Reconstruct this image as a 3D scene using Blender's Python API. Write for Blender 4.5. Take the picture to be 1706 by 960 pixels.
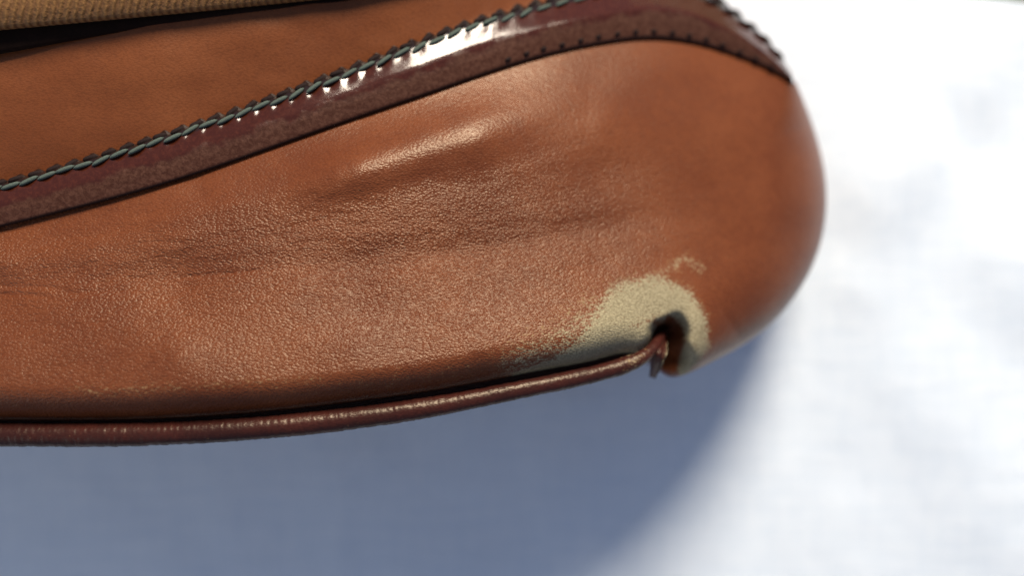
import bpy, math, random
import numpy as np
from mathutils import Vector, Matrix

for o in list(bpy.data.objects):
    bpy.data.objects.remove(o)
scene = bpy.context.scene
rng = np.random.RandomState(7)
random.seed(7)

# ------------------------------------------------------------------ camera
# 1 photo pixel is about 0.1 mm on the leather.  All numbers below in mm,
# the scene itself in metres.
MM = 0.001
CLOTH = 25.0                     # everything on the bag is measured from 25 mm above the cloth
ZF, DIST = 46.0 + CLOTH, 190.0   # focus plane height, camera distance to it
HC = ZF + DIST
cam_d = bpy.data.cameras.new('camera')
cam = bpy.data.objects.new('camera', cam_d)
scene.collection.objects.link(cam)
cam.location = (0, 0, HC * MM)
cam_d.sensor_width = 36.0
cam_d.lens = 36.0 * DIST / 170.6
cam_d.clip_start = 0.005
cam_d.clip_end = 50
cam_d.dof.use_dof = True
cam_d.dof.focus_distance = (DIST + 4.5) * MM
cam_d.dof.aperture_fstop = 4.8
scene.camera = cam
scene.render.resolution_x = 1024
scene.render.resolution_y = 577

# ------------------------------------------------------------------ light
world = bpy.data.worlds.new('World')
scene.world = world
world.use_nodes = True
bg = world.node_tree.nodes['Background']
bg.inputs['Color'].default_value = (0.38, 0.51, 0.88, 1)
bg.inputs['Strength'].default_value = 0.40
L_DIR = Vector((0.165, 0.73, 0.575)).normalized()
lamp_d = bpy.data.lights.new('key_lamp', 'AREA')
lamp_d.shape = 'DISK'
lamp_d.size = 0.42
lamp_d.energy = 26.0
lamp_d.color = (1.0, 0.94, 0.84)
lamp = bpy.data.objects.new('key_lamp', lamp_d)
scene.collection.objects.link(lamp)
lamp.location = Vector((0.02, 0.0, 0.02)) + L_DIR * 1.15
lamp.rotation_euler = L_DIR.to_track_quat('Z', 'Y').to_euler()
fill_d = bpy.data.lights.new('fill_light', 'AREA')  # added fill from the left, lightens the shaded cloth and lower roll
fill_d.shape = 'DISK'
fill_d.size = 0.35
fill_d.energy = 0.42
fill_d.color = (0.90, 0.97, 1.0)
fill = bpy.data.objects.new('fill_light', fill_d)
scene.collection.objects.link(fill)
F_DIR = Vector((-0.80, -0.36, 0.46)).normalized()
fill.location = F_DIR * 0.50
fill.rotation_euler = F_DIR.to_track_quat('Z', 'Y').to_euler()
vs = scene.view_settings
vs.view_transform = 'Standard'
vs.look = 'None'
vs.exposure = 0.0
vs.gamma = 1.0
vs.use_curve_mapping = False

# ------------------------------------------------------------------ helpers
def P(px, py, z):
    """photo pixel + height (mm) -> world metres (arrays)"""
    px, py, z = np.broadcast_arrays(np.asarray(px, float), np.asarray(py, float), np.asarray(z, float))
    z = z + CLOTH
    k = (HC - z) / DIST * 0.1
    return np.stack([(np.asarray(px, float) - 853.0) * k * MM,
                     (480.0 - np.asarray(py, float)) * k * MM,
                     z * MM], -1)

def spline(pts, n=None, at=None, par=None):
    """natural cubic spline through pts (k,d)"""
    p = np.asarray(pts, float)
    if par is None:
        par = np.concatenate([[0], np.cumsum(np.sqrt(np.linalg.norm(np.diff(p[:, :2], axis=0), axis=1)) ** 2 + 1e-9)])
    t = np.asarray(par, float)
    t = (t - t[0]) / (t[-1] - t[0])
    k = len(t)
    h = np.diff(t)
    A = np.zeros((k, k)); B = np.zeros((k, p.shape[1]))
    A[0, 0] = A[-1, -1] = 1
    for i in range(1, k - 1):
        A[i, i - 1] = h[i - 1]; A[i, i] = 2 * (h[i - 1] + h[i]); A[i, i + 1] = h[i]
        B[i] = 6 * ((p[i + 1] - p[i]) / h[i] - (p[i] - p[i - 1]) / h[i - 1])
    M = np.linalg.solve(A, B)
    u = np.linspace(0, 1, n) if at is None else np.asarray(at, float)
    i = np.clip(np.searchsorted(t, u, side='right') - 1, 0, k - 2)
    a = (t[i + 1] - u)[:, None]; b = (u - t[i])[:, None]; hh = h[i][:, None]
    return (M[i] * a ** 3 + M[i + 1] * b ** 3) / (6 * hh) + (p[i] / hh - M[i] * hh / 6) * a + (p[i + 1] / hh - M[i + 1] * hh / 6) * b

def vnoise(x, y, seed=0):
    x = np.asarray(x, float); y = np.asarray(y, float)
    r = np.random.RandomState(seed).rand(256, 256)
    xi = np.floor(x).astype(int); yi = np.floor(y).astype(int)
    fx = x - xi; fy = y - yi
    fx = fx * fx * fx * (fx * (fx * 6 - 15) + 10); fy = fy * fy * fy * (fy * (fy * 6 - 15) + 10)
    g = lambda a, b: r[a % 256, b % 256]
    return ((g(xi, yi) * (1 - fx) + g(xi + 1, yi) * fx) * (1 - fy) +
            (g(xi, yi + 1) * (1 - fx) + g(xi + 1, yi + 1) * fx) * fy) * 2 - 1

def fbm(x, y, seed=0, oct=4):
    s = 0; a = 1; n = 0
    for o in range(oct):
        s = s + a * vnoise(x * 2 ** o + 13.7 * o, y * 2 ** o + 5.1 * o, seed + o); n += a; a *= 0.5
    return s / n

def sstep(a, b, x):
    t = np.clip((x - a) / (b - a), 0, 1)
    return t * t * (3 - 2 * t)

def tps_fit(xy, z):
    xy = np.asarray(xy, float) / 100.0
    d2 = ((xy[:, None] - xy[None]) ** 2).sum(-1)
    K = 0.5 * d2 * np.log(d2 + 1e-9) + 0.02 * np.eye(len(xy))
    Q = np.hstack([np.ones((len(xy), 1)), xy])
    A = np.block([[K, Q], [Q.T, np.zeros((3, 3))]])
    w = np.linalg.solve(A, np.concatenate([z, np.zeros(3)]))
    def f(x, y):
        q = np.stack([np.ravel(x), np.ravel(y)], -1) / 100.0
        out = w[-3] + q @ w[-2:]
        for i in range(len(xy)):
            dd = ((q - xy[i]) ** 2).sum(-1)
            out += w[i] * 0.5 * dd * np.log(dd + 1e-9)
        return out.reshape(np.shape(x))
    return f

def seg_dist(px, py, poly):
    best = np.full(np.shape(px), 1e9); para = np.zeros(np.shape(px))
    for k in range(len(poly) - 1):
        ax, ay = poly[k][:2]; bx, by = poly[k + 1][:2]
        vx, vy = bx - ax, by - ay
        t = np.clip(((px - ax) * vx + (py - ay) * vy) / (vx * vx + vy * vy + 1e-9), 0, 1)
        d = np.hypot(px - ax - t * vx, py - ay - t * vy)
        m = d < best
        best = np.where(m, d, best); para = np.where(m, k + t, para)
    return best, para

def grid_mesh(name, co, mat, parent=None, attrs=None, smooth=True, close_v=False, flip=False):
    """co (nu,nv,3) -> mesh object"""
    nu, nv = co.shape[:2]
    idx = np.arange(nu * nv).reshape(nu, nv)
    if close_v:
        idx = np.concatenate([idx, idx[:, :1]], 1)
    q = np.stack([idx[:-1, :-1], idx[1:, :-1], idx[1:, 1:], idx[:-1, 1:]], -1).reshape(-1, 4)
    if flip:
        q = q[:, ::-1]
    me = bpy.data.meshes.new(name)
    n = nu * nv; f = len(q)
    me.vertices.add(n); me.vertices.foreach_set('co', np.ascontiguousarray(co, dtype=np.float32).ravel())
    me.loops.add(f * 4); me.loops.foreach_set('vertex_index', np.ascontiguousarray(q, dtype=np.int32).ravel())
    me.polygons.add(f); me.polygons.foreach_set('loop_start', np.arange(0, f * 4, 4, dtype=np.int32))
    try:
        me.polygons.foreach_set('loop_total', np.full(f, 4, dtype=np.int32))
    except Exception:
        pass
    me.update(calc_edges=True)
    me.validate()
    if smooth:
        me.polygons.foreach_set('use_smooth', np.ones(len(me.polygons), dtype=bool))
    for k, v in (attrs or {}).items():
        a = me.attributes.new(k, 'FLOAT', 'POINT')
        a.data.foreach_set('value', np.ascontiguousarray(v, dtype=np.float32).ravel())
    me.materials.append(mat)
    o = bpy.data.objects.new(name, me)
    scene.collection.objects.link(o)
    if parent:
        o.parent = parent
    return o

def tube(name, path, radius, mat, parent=None, nseg=20, attrs=None, wob=None, cap=True, squash=1.0):
    """path (n,3) world, radius scalar/array in m"""
    n = len(path)
    tan = np.gradient(path, axis=0)
    tan /= np.linalg.norm(tan, axis=1)[:, None]
    up = np.array([0, 0, 1.0])
    side = np.cross(tan, up); side /= np.linalg.norm(side, axis=1)[:, None] + 1e-12
    nor = np.cross(side, tan)
    th = np.linspace(0, 2 * np.pi, nseg, endpoint=False)
    r = np.broadcast_to(np.asarray(radius, float), (n,)).copy()
    if cap:
        r[0] *= 0.05; r[-1] *= 0.05
    rr = r[:, None] * np.ones(nseg)
    if wob is not None:
        rr = rr * (1 + wob(np.arange(n)[:, None], th[None]))
    co = path[:, None] + side[:, None] * (np.cos(th)[None] * rr)[..., None] + nor[:, None] * (np.sin(th)[None] * rr * squash)[..., None]
    return grid_mesh(name, co, mat, parent, attrs, close_v=True)

# ------------------------------------------------------------------ materials
class NT:
    def __init__(s, name):
        s.m = bpy.data.materials.new(name); s.m.use_nodes = True
        s.t = s.m.node_tree; s.b = s.t.nodes['Principled BSDF']
    def n(s, typ, **kw):
        nd = s.t.nodes.new(typ)
        for k, v in kw.items():
            setattr(nd, k, v)
        return nd
    def l(s, a, b):
        s.t.links.new(a, b)
    def val(s, sock, v):
        if hasattr(v, 'links') or hasattr(v, 'is_linked'):
            s.l(v, sock)
        else:
            sock.default_value = v
    def math(s, op, a, b=0.0, c=None, clamp=False):
        nd = s.n('ShaderNodeMath', operation=op, use_clamp=clamp)
        s.val(nd.inputs[0], a); s.val(nd.inputs[1], b)
        if c is not None: s.val(nd.inputs[2], c)
        return nd.outputs[0]
    def mix(s, f, a, b):
        nd = s.n('ShaderNodeMix', data_type='RGBA')
        s.val(nd.inputs[0], f)
        s.val(nd.inputs[6], a if not isinstance(a, tuple) else (*a, 1)); s.val(nd.inputs[7], b if not isinstance(b, tuple) else (*b, 1))
        return nd.outputs[2]
    def noise(s, vec, scale, detail=3, rough=0.5, dist=0.0):
        nd = s.n('ShaderNodeTexNoise'); s.l(vec, nd.inputs['Vector'])
        nd.inputs['Scale'].default_value = scale; nd.inputs['Detail'].default_value = detail
        nd.inputs['Roughness'].default_value = rough; nd.inputs['Distortion'].default_value = dist
        return nd.outputs[0]
    def ramp(s, v, a, b):
        nd = s.n('ShaderNodeMapRange', interpolation_type='SMOOTHSTEP'); s.val(nd.inputs[0], v)
        s.val(nd.inputs[1], a); s.val(nd.inputs[2], b)
        return nd.outputs[0]
    def attr(s, name):
        nd = s.n('ShaderNodeAttribute', attribute_name=name); return nd.outputs['Fac']
    def mapping(s, scale=(1, 1, 1), rot=(0, 0, 0)):
        tc = s.n('ShaderNodeTexCoord'); mp = s.n('ShaderNodeMapping')
        s.l(tc.outputs['Object'], mp.inputs['Vector'])
        mp.inputs['Scale'].default_value = scale; mp.inputs['Rotation'].default_value = rot
        return mp.outputs[0]
    def bump(s, h, strength, dist, prev=None):
        nd = s.n('ShaderNodeBump'); s.val(nd.inputs['Strength'], strength); nd.inputs['Distance'].default_value = dist
        s.l(h, nd.inputs['Height'])
        if prev is not None: s.l(prev, nd.inputs['Normal'])
        return nd.outputs[0]

def leather(name, c1, c2, rough=0.40, grain=1.0, wear=False, red=None):
    t = NT(name)
    v = t.mapping((1000, 1000, 1000))                       # millimetres
    vs_ = t.mapping((1000 * 0.75, 1000 * 1.5, 1000), (0, 0, math.radians(38)))
    big = t.noise(v, 0.06, 3)
    mid = t.noise(v, 0.5, 4, 0.6)
    f = t.math('ADD', t.math('MULTIPLY', big, 0.65), t.math('MULTIPLY', mid, 0.35))
    col = t.mix(t.ramp(f, 0.36, 0.64), c1, c2)
    # pores and grain
    vo = t.n('ShaderNodeTexVoronoi', feature='SMOOTH_F1'); t.l(vs_, vo.inputs['Vector'])
    vo.inputs['Scale'].default_value = 2.6; vo.inputs['Randomness'].default_value = 1.0
    vo.inputs['Smoothness'].default_value = 0.35
    fine = t.noise(v, 4.0, 3, 0.6)
    gr = t.math('ADD', t.math('MULTIPLY', vo.outputs['Distance'], -1.0), t.math('MULTIPLY', fine, 0.45))
    crease = t.noise(vs_, 0.75, 4, 0.6, 0.4)
    ga = t.math('MULTIPLY', t.attr('grain'), grain)
    b1 = t.bump(crease, t.math('MULTIPLY', ga, 0.30), 0.00025)
    b2 = t.bump(gr, t.math('MULTIPLY', ga, 0.6), 0.00020, b1)
    t.l(b2, t.b.inputs['Normal'])
    # colour is a little darker between the grain cells
    col = t.mix(t.math('MULTIPLY', t.ramp(vo.outputs['Distance'], 0.35, 0.85), 0.35), col, tuple(0.55 * x for x in c2))
    rv = t.math('ADD', t.math('MULTIPLY', mid, 0.16), rough - 0.08)
    if wear:
        w = t.attr('wear')
        n1 = t.noise(t.mapping((1000 * 0.8, 1000 * 1.6, 1000), (0, 0, math.radians(-40))), 1.3, 4, 0.65)
        n2 = t.noise(v, 3.2, 2, 0.6)
        nn = t.math('ADD', t.math('MULTIPLY', n1, 0.6), t.math('MULTIPLY', n2, 0.4))
        s_ = t.math('ADD', w, t.math('MULTIPLY', t.math('SUBTRACT', nn, 0.5), 3.0))
        m = t.ramp(s_, 0.32, 0.82)
        raw = t.mix(t.ramp(n2, 0.35, 0.7), (0.20, 0.160, 0.088), (0.35, 0.287, 0.168))
        raw = t.mix(t.math('MULTIPLY', t.ramp(t.noise(v, 2.0, 1), 0.60, 0.72), 0.5), raw, (0.10, 0.07, 0.035))
        raw = t.mix(t.ramp(w, 0.22, 0.55), (0.26, 0.145, 0.060), raw)
        col = t.mix(m, col, raw)
        rv = t.math('ADD', rv, t.math('MULTIPLY', m, 0.35))
    t.l(col, t.b.inputs['Base Color']); t.l(rv, t.b.inputs['Roughness'])
    t.b.inputs['Specular IOR Level'].default_value = 0.32
    t.b.inputs['Specular Tint'].default_value = (1.0, 0.84, 0.62, 1)
    return t.m

M_body = leather('cognac_leather', (0.158, 0.044, 0.015), (0.120, 0.030, 0.010), 0.315, 1.0, wear=True)
M_top = leather('cognac_leather_top', (0.178, 0.050, 0.015), (0.145, 0.038, 0.011), 0.42, 0.6)
M_pipe = leather('burgundy_leather', (0.052, 0.012, 0.008), (0.032, 0.008, 0.006), 0.36, 1.0, wear=True)

def trim_mat():
    t = NT('glossy_burgundy_leather')
    v = t.mapping((1000, 1000, 1000))
    va = t.attr('across')
    n1 = t.noise(v, 0.25, 4, 0.6); n2 = t.noise(v, 1.4, 4, 0.65, 0.5)
    dull = t.ramp(t.math('ADD', va, t.math('MULTIPLY', t.math('SUBTRACT', n1, 0.5), 0.5)), 0.52, 0.36)
    dark = t.mix(t.ramp(n2, 0.4, 0.7), (0.042, 0.009, 0.004), (0.062, 0.014, 0.006))
    scuff = t.mix(t.ramp(n2, 0.35, 0.7), (0.045, 0.013, 0.006), (0.088, 0.034, 0.019))
    edge = t.math('MAXIMUM', t.ramp(va, 0.78, 0.86), t.ramp(va, 0.05, 0.02))  # near-black band by the thread; shadow line painted along the lower edge
    t.l(t.mix(edge, t.mix(dull, dark, scuff), (0.016, 0.008, 0.006)), t.b.inputs['Base Color'])
    t.l(t.math('ADD', t.math('MULTIPLY', dull, 0.40), t.math('ADD', t.math('MULTIPLY', n2, 0.06), 0.12)), t.b.inputs['Roughness'])
    t.l(t.bump(n2, t.math('ADD', 0.08, t.math('MULTIPLY', dull, 0.3)), 0.00025), t.b.inputs['Normal'])
    t.b.inputs['Specular Tint'].default_value = (1.0, 0.92, 0.84, 1)
    t.l(t.math('SUBTRACT', 0.5, t.math('MULTIPLY', dull, 0.3)), t.b.inputs['Specular IOR Level'])
    return t.m
M_trim = trim_mat()

def thread_mat(name, c):
    t = NT(name)
    v = t.mapping((1000, 1000, 1000))
    n2 = t.noise(v, 2.5, 3, 0.6)
    t.l(t.mix(n2, tuple(0.5 * x for x in c), tuple(1.4 * x for x in c)), t.b.inputs['Base Color'])
    t.b.inputs['Roughness'].default_value = 0.8
    t.b.inputs['Specular IOR Level'].default_value = 0.15
    t.l(t.bump(n2, 0.6, 0.0002), t.b.inputs['Normal'])
    return t.m
M_green = thread_mat('green_thread', (0.080, 0.098, 0.076))
M_dark = thread_mat('dark_thread', (0.018, 0.009, 0.007))

def strap_mat():
    t = NT('tan_webbing')
    v = t.mapping((1000, 1000, 1000), (0, 0, math.radians(12)))
    wv = t.n('ShaderNodeTexWave', wave_type='BANDS', bands_direction='X'); t.l(v, wv.inputs['Vector'])
    wv.inputs['Scale'].default_value = 0.26; wv.inputs['Distortion'].default_value = 1.6; wv.inputs['Detail'].default_value = 3
    wv.inputs['Detail Scale'].default_value = 2.0
    n = t.noise(v, 1.2, 4, 0.6)
    col = t.mix(t.math('ADD', t.math('MULTIPLY', wv.outputs['Fac'], 0.55), t.math('MULTIPLY', n, 0.45)), (0.14, 0.052, 0.010), (0.25, 0.110, 0.022))
    t.l(col, t.b.inputs['Base Color']); t.b.inputs['Roughness'].default_value = 0.75
    t.l(t.bump(t.math('ADD', wv.outputs['Fac'], n), 0.6, 0.0005), t.b.inputs['Normal'])
    return t.m
M_strap = strap_mat()

def cloth_mat():
    t = NT('white_cotton')
    v = t.mapping((1000, 1000, 1000))
    vx = t.mapping((1000 * 0.07, 1000 * 0.6, 1000)); vy = t.mapping((1000 * 0.6, 1000 * 0.07, 1000))
    slx = t.noise(vx, 0.9, 4, 0.65); sly = t.noise(vy, 0.9, 4, 0.65)
    w1 = t.n('ShaderNodeTexWave', wave_type='BANDS', bands_direction='X'); t.l(v, w1.inputs['Vector'])
    w2 = t.n('ShaderNodeTexWave', wave_type='BANDS', bands_direction='Y'); t.l(v, w2.inputs['Vector'])
    for w in (w1, w2):
        w.inputs['Scale'].default_value = 0.55; w.inputs['Distortion'].default_value = 1.2; w.inputs['Detail'].default_value = 2
    h = t.math('ADD', t.math('MULTIPLY', w1.outputs['Fac'], w2.outputs['Fac']), t.math('ADD', slx, sly))
    t.l(t.bump(h, 0.55, 0.0005), t.b.inputs['Normal'])
    f = t.math('ADD', t.math('MULTIPLY', slx, 0.6), t.math('MULTIPLY', sly, 0.4))
    mott = t.noise(t.mapping((1000 * 0.6, 1000, 1000)), 0.07, 5, 0.65)
    f = t.math('ADD', t.math('MULTIPLY', f, 0.8), t.math('MULTIPLY', mott, 0.2))
    t.l(t.mix(t.ramp(f, 0.35, 0.65), (0.75, 0.795, 0.82), (0.84, 0.865, 0.865)), t.b.inputs['Base Color'])
    t.b.inputs['Roughness'].default_value = 0.9
    t.b.inputs['Specular IOR Level'].default_value = 0.2
    return t.m
M_cloth = cloth_mat()

def table_mat():
    t = NT('olive_table_top')
    v = t.mapping((60, 8, 60))
    n = t.noise(v, 1.0, 5, 0.6, 0.6)
    t.l(t.mix(n, (0.06, 0.075, 0.03), (0.12, 0.13, 0.06)), t.b.inputs['Base Color'])
    t.b.inputs['Roughness'].default_value = 0.5
    return t.m
M_table = table_mat()

# ------------------------------------------------------------------ setting: table and cloth
tb = bpy.data.meshes.new('table_top')
S = 0.6
zb = -0.003
tv = [(x, y, z) for z in (zb - 0.03, zb) for (x, y) in ((-S, -S), (S, -S), (S, S), (-S, S))]
tb.from_pydata(tv, [], [(3, 2, 1, 0), (4, 5, 6, 7), (0, 1, 5, 4), (1, 2, 6, 5), (2, 3, 7, 6), (3, 0, 4, 7)])
tb.materials.append(M_table)
table = bpy.data.objects.new('table_top', tb); scene.collection.objects.link(table)
table['kind'] = 'structure'

def cloth_height(px, py):
    """mm, in the pixel grid of the cloth plane"""
    fold = lambda a, b, w, h: h * np.exp(-(seg_dist(px, py, [a, b])[0] / w) ** 2)
    z = 0.6 * fbm(px / 330.0, py / 330.0, 31, 3) * sstep(1250, 1500, px)
    z = z + 0.5 * fbm(px / 120.0, py / 160.0, 35, 3) * sstep(700, 900, py + 0.3 * px)
    z = z + fold((1460, 330), (1800, -120), 75, 1.8) + fold((1520, 250), (1430, 470), 55, 1.2)
    z = z + fold((1500, -100), (1420, 260), 80, 1.0)
    z = z + fold((1640, 420), (1900, 560), 90, 1.3) - fold((1560, 190), (1620, 240), 55, 0.9)
    z = z + fold((1450, 520), (1700, 900), 110, 1.6)
    return z

n = 420
gx = np.linspace(-2200, 2450, n)
yedge = np.interp(gx, [-2200, 1200, 1590, 1706, 2450], [-900, -900, -10, 7, 60])
GX = np.repeat(gx[:, None], n, 1)
GY = 2600 + (yedge - 2600)[:, None] * np.linspace(0, 1, n)[None]
kc = HC / DIST * 0.1
hz = cloth_height(GX, GY)
hz = np.where((GX < 1320) & (GY < 660), np.minimum(hz, 0.0), hz)
co = np.stack([(GX - 853) * kc * MM, (480 - GY) * kc * MM, hz * MM], -1)
cloth = grid_mesh('white_cloth', co, M_cloth, None, flip=False)
cloth['label'] = 'rumpled white cotton cloth spread beneath the brown leather bag'
cloth['category'] = 'cloth'

# ------------------------------------------------------------------ the bag
bag = bpy.data.objects.new('leather_handbag', None)
scene.collection.objects.link(bag)
bag.empty_display_size = 0.02
bag.location = (0, 0, 0)
bag['label'] = 'cognac brown leather handbag with burgundy trim and a worn bottom corner'
bag['category'] = 'handbag'

PAIR = [  # outline (photo px)   | lower edge of the trim band (photo px)
    ((-700, 680), (-700, 520)), ((-300, 699), (-300, 447)), ((0, 701), (0, 378)), ((300, 697), (300, 298)),
    ((600, 669), (560, 208)), ((800, 638), (730, 150)), ((900, 618), (810, 122)), ((1000, 598), (890, 97)),
    ((1050, 590), (930, 87)), ((1085, 606), (955, 81)), ((1115, 628), (978, 76)), ((1150, 621), (1005, 71)),
    ((1190, 602), (1035, 67)), ((1240, 574), (1080, 64)), ((1290, 535), (1125, 66)), ((1330, 486), (1170, 75)),
    ((1357, 436), (1205, 85)), ((1372, 385), (1235, 95)), ((1377, 330), (1258, 104)), ((1371, 270), (1278, 113)),
    ((1354, 208), (1298, 122)), ((1339, 168), (1309, 128)), ((1326, 137), (1319, 133))]
kp = np.array([a for a, b in PAIR], float); tp = np.array([b for a, b in PAIR], float)
par = np.concatenate([[0], np.cumsum(np.linalg.norm(np.diff(kp, axis=0), axis=1))]); par /= par[-1]

ZC = [
 (-700, 690, 49), (-700, 600, 48), (-700, 520, 45), (-300, 700, 50), (-300, 640, 49.5), (-300, 540, 45.5), (-300, 450, 42),
 (0, 700, 50), (0, 640, 49.6), (0, 560, 46.8), (0, 490, 43.4), (0, 440, 42.6), (0, 380, 39.5),
 (300, 696, 50), (300, 632, 49.5), (300, 590, 48.6), (300, 550, 46.6), (300, 510, 44.6), (300, 475, 43.2), (300, 430, 42.6), (300, 370, 41.6), (300, 325, 39.8), (300, 298, 38),
 (600, 668, 49), (600, 606, 48.4), (600, 570, 47.2), (600, 530, 45.1), (600, 490, 43.3), (600, 455, 42.4), (600, 420, 42.1), (600, 340, 41.3), (600, 285, 40.6), (600, 225, 37.0), (600, 193, 35),
 (800, 637, 47.6), (800, 575, 46.7), (800, 540, 45.1), (800, 500, 43.0), (800, 465, 41.4), (800, 430, 40.5), (800, 400, 40.1), (800, 300, 39.2), (800, 230, 38.4), (800, 175, 35.2), (800, 125, 31.6),
 (1000, 598, 45.6), (1000, 540, 43.8), (1000, 505, 42.1), (1000, 470, 40.2), (1000, 440, 38.6), (1000, 405, 37.4), (1000, 375, 36.8), (1000, 300, 34.8), (1000, 210, 33.2), (1000, 135, 29.2), (1000, 70, 25.4),
 (1150, 610, 42.5), (1150, 540, 40.4), (1150, 450, 36.4), (1150, 370, 33.2), (1150, 250, 29.8), (1150, 150, 25.8), (1150, 70, 21.6),
 (1250, 570, 38), (1250, 480, 34.6), (1250, 350, 29.8), (1250, 200, 24.6), (1250, 105, 19),
 (1330, 486, 32), (1376, 330, 24), (1354, 208, 18.5), (1322, 135, 16.5), (1320, 400, 28.5), (1320, 250, 22.5)]
ZC = np.array(ZC, float)
zfit = tps_fit(ZC[:, :2], ZC[:, 2])
def drop(px):
    """the end of the bag falls away towards the right"""
    x = np.asarray(px, float)
    return 0.012 * 70.0 * np.log1p(np.exp((x - 900.0) / 70.0)) + 0.009 * 80.0 * np.log1p(np.exp((x - 430.0) / 80.0))
zbase = lambda x, y: zfit(x, y) - drop(x)

# stations along the outline: dense in the picture, sparse outside of it
dens = np.concatenate([np.linspace(0, par[2], 60, endpoint=False), np.linspace(par[2], 1, 900)])
NS = len(dens)
O = spline(kp, at=dens, par=par); T = spline(tp, at=dens, par=par)
NT_ = 360
tt = np.linspace(0, 1, NT_) ** 1.35
PX = O[:, None, 0] * (1 - tt) + T[:, None, 0] * tt
PY = O[:, None, 1] * (1 - tt) + T[:, None, 1] * tt

def roll_pars(px, py, w):
    """roll radius (px) and depth (mm) along the outline; w = station 0..1"""
    return (np.interp(w, [0, par[7], par[10], par[13], par[17], par[20], 1], [60, 58, 50, 115, 120, 80, 25]),
            np.interp(w, [0, par[7], par[10], par[13], par[17], par[20], 1], [9.5, 9.0, 8.0, 13, 12, 9, 3]))

def edge_dist(px, py):
    d = np.full(px.shape, 1e9); w = np.zeros(px.shape)
    for k in range(0, NS - 1, 4):
        k2 = min(k + 4, NS - 1)
        ax, ay = O[k]; bx, by = O[k2]
        vx, vy = bx - ax, by - ay
        t = np.clip(((px - ax) * vx + (py - ay) * vy) / (vx * vx + vy * vy + 1e-9), 0, 1)
        dd = (px - ax - t * vx) ** 2 + (py - ay - t * vy) ** 2
        m = dd < d
        d[m] = dd[m]; w[m] = (dens[k] + (dens[k2] - dens[k]) * t)[m]
    return np.sqrt(d), w

ED, EW = edge_dist(PX, PY)
RR, RD = roll_pars(PX, PY, EW)
q = 1 - np.clip(ED / RR, 0, 1)
Z = zbase(PX, PY) - RD * (1 - np.sqrt(np.clip(1 - q * q, 0, 1)))

# long soft creases and fine wrinkles, running along the bag
ang = math.radians(12)
AU = PX * math.cos(ang) - PY * math.sin(ang); AV = PX * math.sin(ang) + PY * math.cos(ang)
inner = sstep(0, 60, ED)
wr = sstep(1150, 700, PX) * np.exp(-((AV - (430 + 0.16 * PX)) / 95.0) ** 2)
Z += inner * 0.19 * fbm(AU / 150.0, AV / 38.0, 3, 4) * (0.22 + 1.0 * wr)
Z += inner * 0.10 * fbm(AU / 34.0, AV / 13.0, 8, 3) * wr
Z += inner * 0.28 * fbm(AU / 420.0, AV / 110.0, 17, 3)
dd, _ = seg_dist(PX, PY, [(-300, 490), (0, 472), (200, 462), (450, 446), (700, 422), (1000, 385), (1160, 366)])
Z -= 0.55 * np.exp(-(dd / 30.0) ** 2) * sstep(1250, 900, PX) * inner
def crease(poly, w, d, soft=0.0):
    global Z
    dd, _ = seg_dist(PX, PY, poly)
    Z = Z - d * np.exp(-(dd / w) ** 2) + soft * np.exp(-(dd / (2.6 * w)) ** 2)
crease([(-60, 474), (20, 477), (90, 480), (120, 488), (200, 484)], 5.0, 0.16, 0.05)
crease([(-40, 492), (30, 490), (80, 494)], 4.0, 0.20)
crease([(300, 462), (370, 456), (430, 450)], 4.0, 0.18, 0.05)
crease([(230, 405), (330, 402), (420, 385)], 4.0, 0.07)
dd, _ = seg_dist(PX, PY, [(600, 445), (700, 432), (850, 405), (1000, 376), (1160, 356)])
Z -= 0.15 * np.exp(-(dd / 21.0) ** 2) * sstep(580, 760, PX) * sstep(1170, 980, PX)
crease([(-60, 412), (60, 400), (200, 362), (330, 325)], 30.0, 0.45)

dd, _ = seg_dist(PX, PY, [(330, 352), (450, 325), (560, 293), (700, 248), (850, 203), (970, 172)])
Z += np.interp(PX, [300, 480, 560, 700, 780, 980], [0, 0.8, 1.75, 1.75, 1.35, 0.0]) * np.exp(-(dd / 40.0) ** 2)

# the pleat where the piping dives into the corner
ddp, tpp = seg_dist(PX, PY, [(1105, 558), (1099, 600), (1094, 660)])
side = PX - (1106 - 0.13 * (PY - 556))
wl = (18.0 + 10.0 * sstep(0.0, 1.0, tpp)) + 13.0 * sstep(-12, 25, side)
Z -= (6.5 + 8.5 * sstep(640, 585, PY)) * np.exp(-(ddp / wl) ** 3.0) + 1.6 * np.exp(-(ddp / 58.0) ** 2)
# lip to the left of the pleat keeps its roll
# wear
ring, rp = seg_dist(PX, PY, [(860, 628), (930, 610), (985, 585), (1025, 540), (1050, 508), (1090, 497), (1128, 508), (1152, 535), (1160, 575), (1135, 612)])
rw = np.interp(rp, [0, 1, 2, 3, 4, 5, 6, 7, 8, 9], [6, 11, 22, 32, 35, 33, 28, 23, 19, 14])
W = 1.1 * (1 - sstep(0.25, 1.95 + 0.5 * sstep(1060, 960, PX), ring / rw))
W = np.maximum(W, 1.1 * (1 - sstep(0.4, 1.6, seg_dist(PX, PY, [(1000, 592), (1040, 572), (1075, 556)])[0] / 22.0)))
W *= np.where(side > 0, sstep(22, 42, ddp), sstep(0, 12, ddp + 10))
W = np.maximum(W, 0.20 * np.exp(-(seg_dist(PX, PY, [(520, 650), (700, 628), (830, 612), (900, 600)])[0] / 22.0) ** 2))
W = np.maximum(W, 0.30 * np.exp(-(seg_dist(PX, PY, [(120, 652), (260, 648), (400, 640), (540, 634)])[0] / 13.0) ** 2))
W = np.maximum(W, 0.43 * np.exp(-(seg_dist(PX, PY, [(1100, 458), (1140, 430), (1168, 448)])[0] / 13.0) ** 2))
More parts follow.
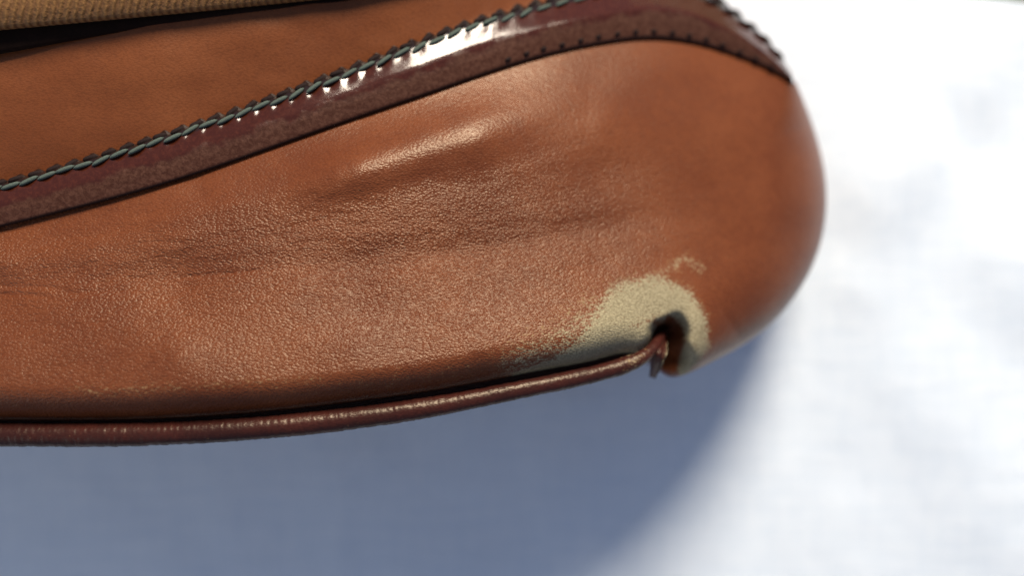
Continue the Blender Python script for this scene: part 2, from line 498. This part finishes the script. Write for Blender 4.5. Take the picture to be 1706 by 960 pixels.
W = np.maximum(W, 0.50 * np.exp(-(seg_dist(PX, PY, [(860, 605), (930, 575), (990, 525)])[0] / 48.0) ** 2))
G = 0.45 + 0.55 * sstep(300, 420, PY + 0.15 * (PX - 300)) + 0.35 * wr
G *= 1 - 0.55 * sstep(1020, 1200, PX)
front = grid_mesh('front_panel', P(PX, PY, Z), M_body, bag, {'wear': W, 'grain': G})

# gusset: from the outline down to the cloth
NG = 40
uu = np.linspace(0, 1, NG)
zo = Z[:, 0]
cx, cy = 700.0, 380.0
bulge = np.exp(-(((O[:, 0] - 1000) / 85.0) ** 2)) * (O[:, 1] > 560)
right = sstep(1120, 1200, O[:, 0])
gx_ = np.zeros((NS, NG)); gy_ = np.zeros((NS, NG)); gz_ = np.zeros((NS, NG))
nrm = np.stack([np.gradient(O[:, 1]), -np.gradient(O[:, 0])], -1)
nrm /= np.linalg.norm(nrm, axis=1)[:, None]
nrm = -nrm                                   # outward in the photo plane (down / right)
for j, u in enumerate(uu):
    inset = 2 + 55 * u ** 1.6 * right + (1 - right) * (6 * math.sin(math.pi * min(1, u * 1.6)) + 20 * u)
    inset = inset - bulge * 40 * np.exp(-((u - 0.25) / 0.2) ** 2)
    gx_[:, j] = O[:, 0] - nrm[:, 0] * inset
    gy_[:, j] = O[:, 1] - nrm[:, 1] * inset
    gz_[:, j] = zo * (1 - u) + (-CLOTH + 0.4) * u
gw = np.zeros((NS, NG))
gus = grid_mesh('gusset', P(gx_, gy_, gz_), M_body, bag, {'wear': gw, 'grain': np.full((NS, NG), 0.6)})

# ------------------------------------------------------------------ trim band
LOW = [(-700, 520), (-300, 447), (0, 378), (300, 298), (560, 208), (730, 150), (890, 97), (1000, 72), (1080, 63), (1150, 69), (1220, 89), (1275, 111), (1321, 136)]
UPP = [(-700, 450), (-300, 370), (0, 302), (300, 212), (560, 118), (730, 52), (890, 2), (1000, -24), (1080, -34), (1160, -22), (1232, 22), (1285, 72), (1318, 120)]
lp = np.concatenate([[0], np.cumsum(np.linalg.norm(np.diff(np.array(LOW, float), axis=0), axis=1))]); lp /= lp[-1]
NU = 1500
ul = np.linspace(0, 1, NU)
LO = spline(LOW, at=ul, par=lp); UP = spline(UPP, at=ul, par=lp)
mid = 0.5 * (P(LO[:, 0], LO[:, 1], 35) + P(UP[:, 0], UP[:, 1], 35))
arc = np.concatenate([[0], np.cumsum(np.linalg.norm(np.diff(mid, axis=0), axis=1))]) * 1000   # mm
PITCH = 3.3
zl = zbase(LO[:, 0], LO[:, 1])
VS = np.concatenate([[-0.02, -0.01], np.linspace(0, 1, 44), [1.0, 1.0]])
bxp = [-0.02, -0.01, 0.0, 0.06, 0.30, 0.48, 0.56, 0.80, 0.90, 1.0]
bzp = [-1.6, 0.1, 0.8, 1.15, 1.45, 1.5, 1.35, 0.52, 0.12, -1.1]
tx = np.zeros((NU, len(VS))); ty = tx.copy(); tz = tx.copy(); ta = tx.copy()
ph = 2 * np.pi * arc / PITCH
slope = np.interp(LO[:, 0], [-700, 400, 1000, 1250, 1321], [1.0, 1.0, 1.0, 1.5, 0.8])
fall = np.interp(LO[:, 0], [-700, 0, 820, 920, 1100, 1250, 1321], [0.0, 0.0, 0.1, 2.0, 4.2, 5.0, 1.5])
pk = np.interp(LO[:, 0], [0, 600, 660, 850, 950], [.13, .13, .035, .035, .1])
for j, v in enumerate(VS):
    vv = min(max(v, 0), 1)
    serr = 0.05 * np.cos(ph) * sstep(0.88, 1.0, vv)
    e = v + serr
    tx[:, j] = LO[:, 0] * (1 - e) + UP[:, 0] * e
    ty[:, j] = LO[:, 1] * (1 - e) + UP[:, 1] * e
    b = np.interp(v, bxp, bzp)
    puck = pk * np.cos(ph) * math.exp(-((v - 0.80) / 0.10) ** 2)
    tz[:, j] = zl + b - fall * max(0.0, vv - 0.5) * 2 + puck
    ta[:, j] = v
tz += 0.05 * fbm(tx / 70.0, ty / 30.0, 44, 3)
ZU = tz[:, -3].copy()
tz[:, -2] -= 1.2; tz[:, -1] -= 3.5
trim = grid_mesh('trim_band', P(tx, ty, tz), M_trim, bag, {'across': ta})

# stitches: green thread along the upper edge, dark thread along the lower one
def capsule(name, ln, r, mat):
    n = 9; th = np.linspace(0, 2 * np.pi, 8, endpoint=False)
    s = np.linspace(-1, 1, n)
    rad = r * np.sqrt(np.clip(1 - np.abs(s) ** 3.0, 0.01, 1))
    co = np.stack([np.repeat((s * ln / 2)[:, None], 8, 1), rad[:, None] * np.cos(th), rad[:, None] * np.sin(th)], -1) * MM
    co[..., 2] += (0.25 * r * (1 - s ** 2))[:, None] * MM
    o = grid_mesh(name, co, mat, None, close_v=True)
    me = o.data
    bpy.data.objects.remove(o)
    return me

def at_arc(a, v, dz=0.0):
    i = np.interp(a, arc, np.arange(NU))
    i0 = int(min(max(i, 0), NU - 2)); f = i - i0
    lo = LO[i0] * (1 - f) + LO[i0 + 1] * f; up = UP[i0] * (1 - f) + UP[i0 + 1] * f
    p = lo * (1 - v) + up * v
    vi = np.interp(v, VS[2:-2], np.arange(2, len(VS) - 2)); j0 = int(min(vi, len(VS) - 4)); g = vi - j0
    z = (tz[i0, j0] * (1 - g) + tz[i0, j0 + 1] * g) * (1 - f) + (tz[i0 + 1, j0] * (1 - g) + tz[i0 + 1, j0 + 1] * g) * f
    return P(p[0], p[1], z + dz)

def place(name, me, a, v, half, dv, dz, roll=0.0):
    p0 = Vector(at_arc(a - half, v - dv, dz)); p1 = Vector(at_arc(a + half, v + dv, dz))
    o = bpy.data.objects.new(name, me); scene.collection.objects.link(o)
    X = (p1 - p0).normalized(); Yv = Vector((0, 0, 1)).cross(X).normalized(); Zv = X.cross(Yv)
    R = Matrix((X, Yv, Zv)).transposed().to_4x4()
    o.matrix_world = Matrix.Translation((p0 + p1) / 2) @ R
    o.parent = trim
    return o

me_g = capsule('green_stitch', 3.5, 0.40, M_green)
me_b = capsule('brown_stitch', 3.6, 0.50, M_dark)
me_s = capsule('dark_loop', 2.7, 0.50, M_dark)
me_d = capsule('dark_stitch', 1.35, 0.34, M_dark)
a0 = np.interp(-110, LO[:, 0], arc)
k0 = int(math.ceil(a0 / PITCH)); k1 = int(arc[-1] / PITCH)
for k in range(k0, k1):
    a = (k + 0.5) * PITCH
    xk = np.interp(a, arc, LO[:, 0])
    place('thread_stitch', me_g if xk < 1000 else me_b, a, 0.865 + random.uniform(-.025, .025), 1.6 + random.uniform(-.25, .2), 0.03 + random.uniform(-.03, .03), random.uniform(.1, .45))
    place('edge_loop', me_s, a + 0.35 * PITCH + random.uniform(-.3, .3), 0.955, 0.9, 0.012 + random.uniform(-.02, .02), random.uniform(-.15, .15))
    if xk > 820:
        place('seam_stitch', me_d, a + random.uniform(-.12, .12), 0.12 + random.uniform(-.01, .01), 0.5, 0.008, 0.06)

# ------------------------------------------------------------------ upper panel behind the trim
FAR = [(-700, -500), (-300, -480), (0, -460), (300, -440), (560, -420), (730, -390), (890, -330), (1000, -230), (1080, -150), (1150, -70), (1215, 10), (1265, 70), (1305, 125)]
FA = spline(FAR, at=ul, par=lp)
zfar = np.interp(FA[:, 0], [-700, 560, 890, 1080, 1305], [24, 20, 12, 6, 2])
NR = 110
ru = np.linspace(0, 1, NR)
ux = np.zeros((NU // 3, NR)); uy = ux.copy(); uz = ux.copy()
sub = np.arange(0, NU, 3)[:NU // 3]
st = LO * 0.10 + UP * 0.90
for j, r in enumerate(ru):
    x = st[sub, 0] * (1 - r) + FA[sub, 0] * r
    y = st[sub, 1] * (1 - r) + FA[sub, 1] * r
    zs = ZU[sub] - 2.2
    ux[:, j] = x; uy[:, j] = y
    w = sstep(600, 1000, x)
    prof = r ** (1.7) * (1 - w) + r ** 0.75 * w
    uz[:, j] = zs * (1 - prof) + zfar[sub] * prof + 4.5 * np.sin(np.pi * r) * (1 - w)
uz += 0.5 * fbm(ux / 240.0, uy / 120.0, 77, 3)
top = grid_mesh('upper_panel', P(ux, uy, uz), M_top, bag, {'grain': np.full(ux.shape, 0.5)})
# back edge of the upper panel down to the cloth
bx_ = np.stack([FA[sub, 0]] * 12, 1); by_ = np.stack([FA[sub, 1]] * 12, 1)
r12 = np.linspace(0, 1, 12)
bz_ = uz[:, -1:] * (1 - r12) + (-CLOTH + 0.4) * r12
by_ = by_ + 25 * r12
back = grid_mesh('back_panel', P(bx_, by_, bz_), M_top, bag, {'grain': np.full(bx_.shape, 0.5)})

# ------------------------------------------------------------------ piping
PIP = [(-700, 703, 44.0), (-300, 722, 44.6), (0, 725, 44.8), (200, 725, 44.8), (400, 716, 44.6), (600, 696, 43.8), (750, 673, 43.0),
       (900, 643, 41.6), (985, 625, 40.4), (1035, 611, 39.8), (1066, 598, 39.6), (1088, 580, 38.0), (1101, 560, 33.5), (1106, 548, 28.0)]
pp = np.array(PIP, float)
NP = 1400
pp[:, 2] -= drop(pp[:, 0])
pc = spline(pp, n=NP)
path = P(pc[:, 0], pc[:, 1], pc[:, 2])
prad = np.interp(pc[:, 0], [-700, 300, 700, 900, 1040, 1100], [2.05, 1.95, 1.8, 1.55, 1.55, 1.0]) * MM
al = np.concatenate([[0], np.cumsum(np.linalg.norm(np.diff(path, axis=0), axis=1))]) * 1000
wobn = lambda i, th: 0.035 * fbm(al[i] / 0.55 + 0 * th, 2.0 * np.cos(th) + 0 * i, 51, 2) + 0.05 * fbm(al[i] / 6.0 + 0 * th, 1.2 * np.sin(th) + 0 * i, 57, 2)
npv = (NP, 24)
pwear = np.broadcast_to((0.40 * np.exp(-((pc[:, 0] - 1055) / 28.0) ** 2))[:, None], npv)
piping = tube('piping', path, prad, M_pipe, bag, 24, {'wear': pwear, 'grain': np.full(npv, 0.3)}, wobn)
# stitched flange that holds the piping in the seam, tucked under the panel
fl = []
for dy, dz in ((-2, -2.0), (-14, -3.2), (-34, -3.4)):
    fl.append(P(pc[:, 0], pc[:, 1] + dy, pc[:, 2] + dz - 0.8))
fl = np.stack(fl, 1)
flange = grid_mesh('piping_flange', fl, M_pipe, bag, {'wear': np.zeros((NP, 3)), 'grain': np.full((NP, 3), 0.6)})

# the piping's cut end: frayed tongues hanging out of the pleat
def tongue(name, pts, w0, w1, wear, th=0.5):
    p = np.array(pts, float); n = 40
    c = spline(p, n=n); path = P(c[:, 0], c[:, 1], c[:, 2])
    rad = np.linspace(w0, w1, n) * MM
    return tube(name, path, rad, M_pipe, bag, 12, {'wear': np.full((n, 12), wear), 'grain': np.full((n, 12), 1.0)},
                lambda i, a: 0.16 * fbm(i / 3.0 + 0 * a, 1.5 * np.cos(a) + 0 * i, 61, 2), True, th)
# the piping's cover is cut open here and folds down out of the pleat
nf = 60
ff = np.linspace(0, 1, nf)
spine = spline([(1106, 566, 35.0), (1100, 586, 38.6), (1094, 604, 37.6), (1090, 616, 35.6), (1087, 630, 32.0)], n=nf)
spine[:, 2] -= drop(spine[:, 0])
fw = np.interp(ff, [0, .25, .6, 1], [6, 12, 10, 6.0])
rows = []
for e, dz in ((-1.0, -1.4), (-0.7, 0.0), (-0.2, 0.5), (0.3, 0.2), (0.75, -0.6), (0.95, 0.3), (1.0, -0.9)):
    jag = 2.0 * fbm(ff * 9 + e * 3, ff * 0 + 2.2, 63, 2)
    rows.append(P(spine[:, 0] + e * (fw + jag), spine[:, 1] + 0.35 * e * fw, spine[:, 2] + dz + 0.25 * fbm(ff * 7, ff * 0 + e * 2, 66, 2)))
rows = np.stack(rows, 1)
ewear = np.tile(np.array([0.35, 0.1, 0.0, 0.0, 0.2, 0.75, 0.7]), (nf, 1))
grid_mesh('piping_end', rows, M_pipe, bag, {'wear': ewear, 'grain': np.full((nf, 7), 1.0)})

# ------------------------------------------------------------------ strap across the bag's top
n = 260
sx = np.linspace(-700, 1120, n)
from_panel = lambda x, y: uz.ravel()[np.argmin((ux.ravel() - x) ** 2 + (uy.ravel() - y) ** 2)]
low = np.interp(sx, [-700, 0, 300, 520, 1120], [118, 50, 22, 0, -60])
sz = np.array([max(from_panel(a, b), from_panel(a, b - 70), from_panel(a, b - 140)) for a, b in zip(sx, low)])
sz = np.convolve(np.pad(sz, 12, mode='edge'), np.ones(25) / 25, 'valid') + np.interp(sx, [-700, 0, 300, 560, 760, 960, 1120], [6.0, 4.6, 3.2, 2.6, 2.0, -3.0, -14.0])

sec = [(0, -2.2), (2, -0.9), (9, 0), (60, 0.4), (140, 0.4), (205, 0), (212, -0.9), (208, -2.2), (110, -2.4), (0, -2.3)]
cs = np.zeros((n, len(sec), 3))
for j, (d, dz) in enumerate(sec):
    cs[:, j] = P(sx - 0.09 * d, low - d, sz + dz)
strap = grid_mesh('strap', cs, M_strap, bag)

# dark strip standing in for the shadow gap under the strap
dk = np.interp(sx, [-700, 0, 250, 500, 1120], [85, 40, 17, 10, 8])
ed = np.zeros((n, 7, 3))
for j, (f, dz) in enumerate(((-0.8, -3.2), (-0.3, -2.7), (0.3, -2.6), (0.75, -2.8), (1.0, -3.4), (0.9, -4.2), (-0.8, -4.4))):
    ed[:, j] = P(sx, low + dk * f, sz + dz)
shade_m = leather('strap_shade_dark', (0.014, 0.006, 0.004), (0.009, 0.004, 0.003), 0.85, 0.5)
shade_m.node_tree.nodes['Principled BSDF'].inputs['Specular IOR Level'].default_value = 0.1
grid_mesh('strap_shade', ed, shade_m, strap, {'grain': np.full((n, 7), 0.4)})
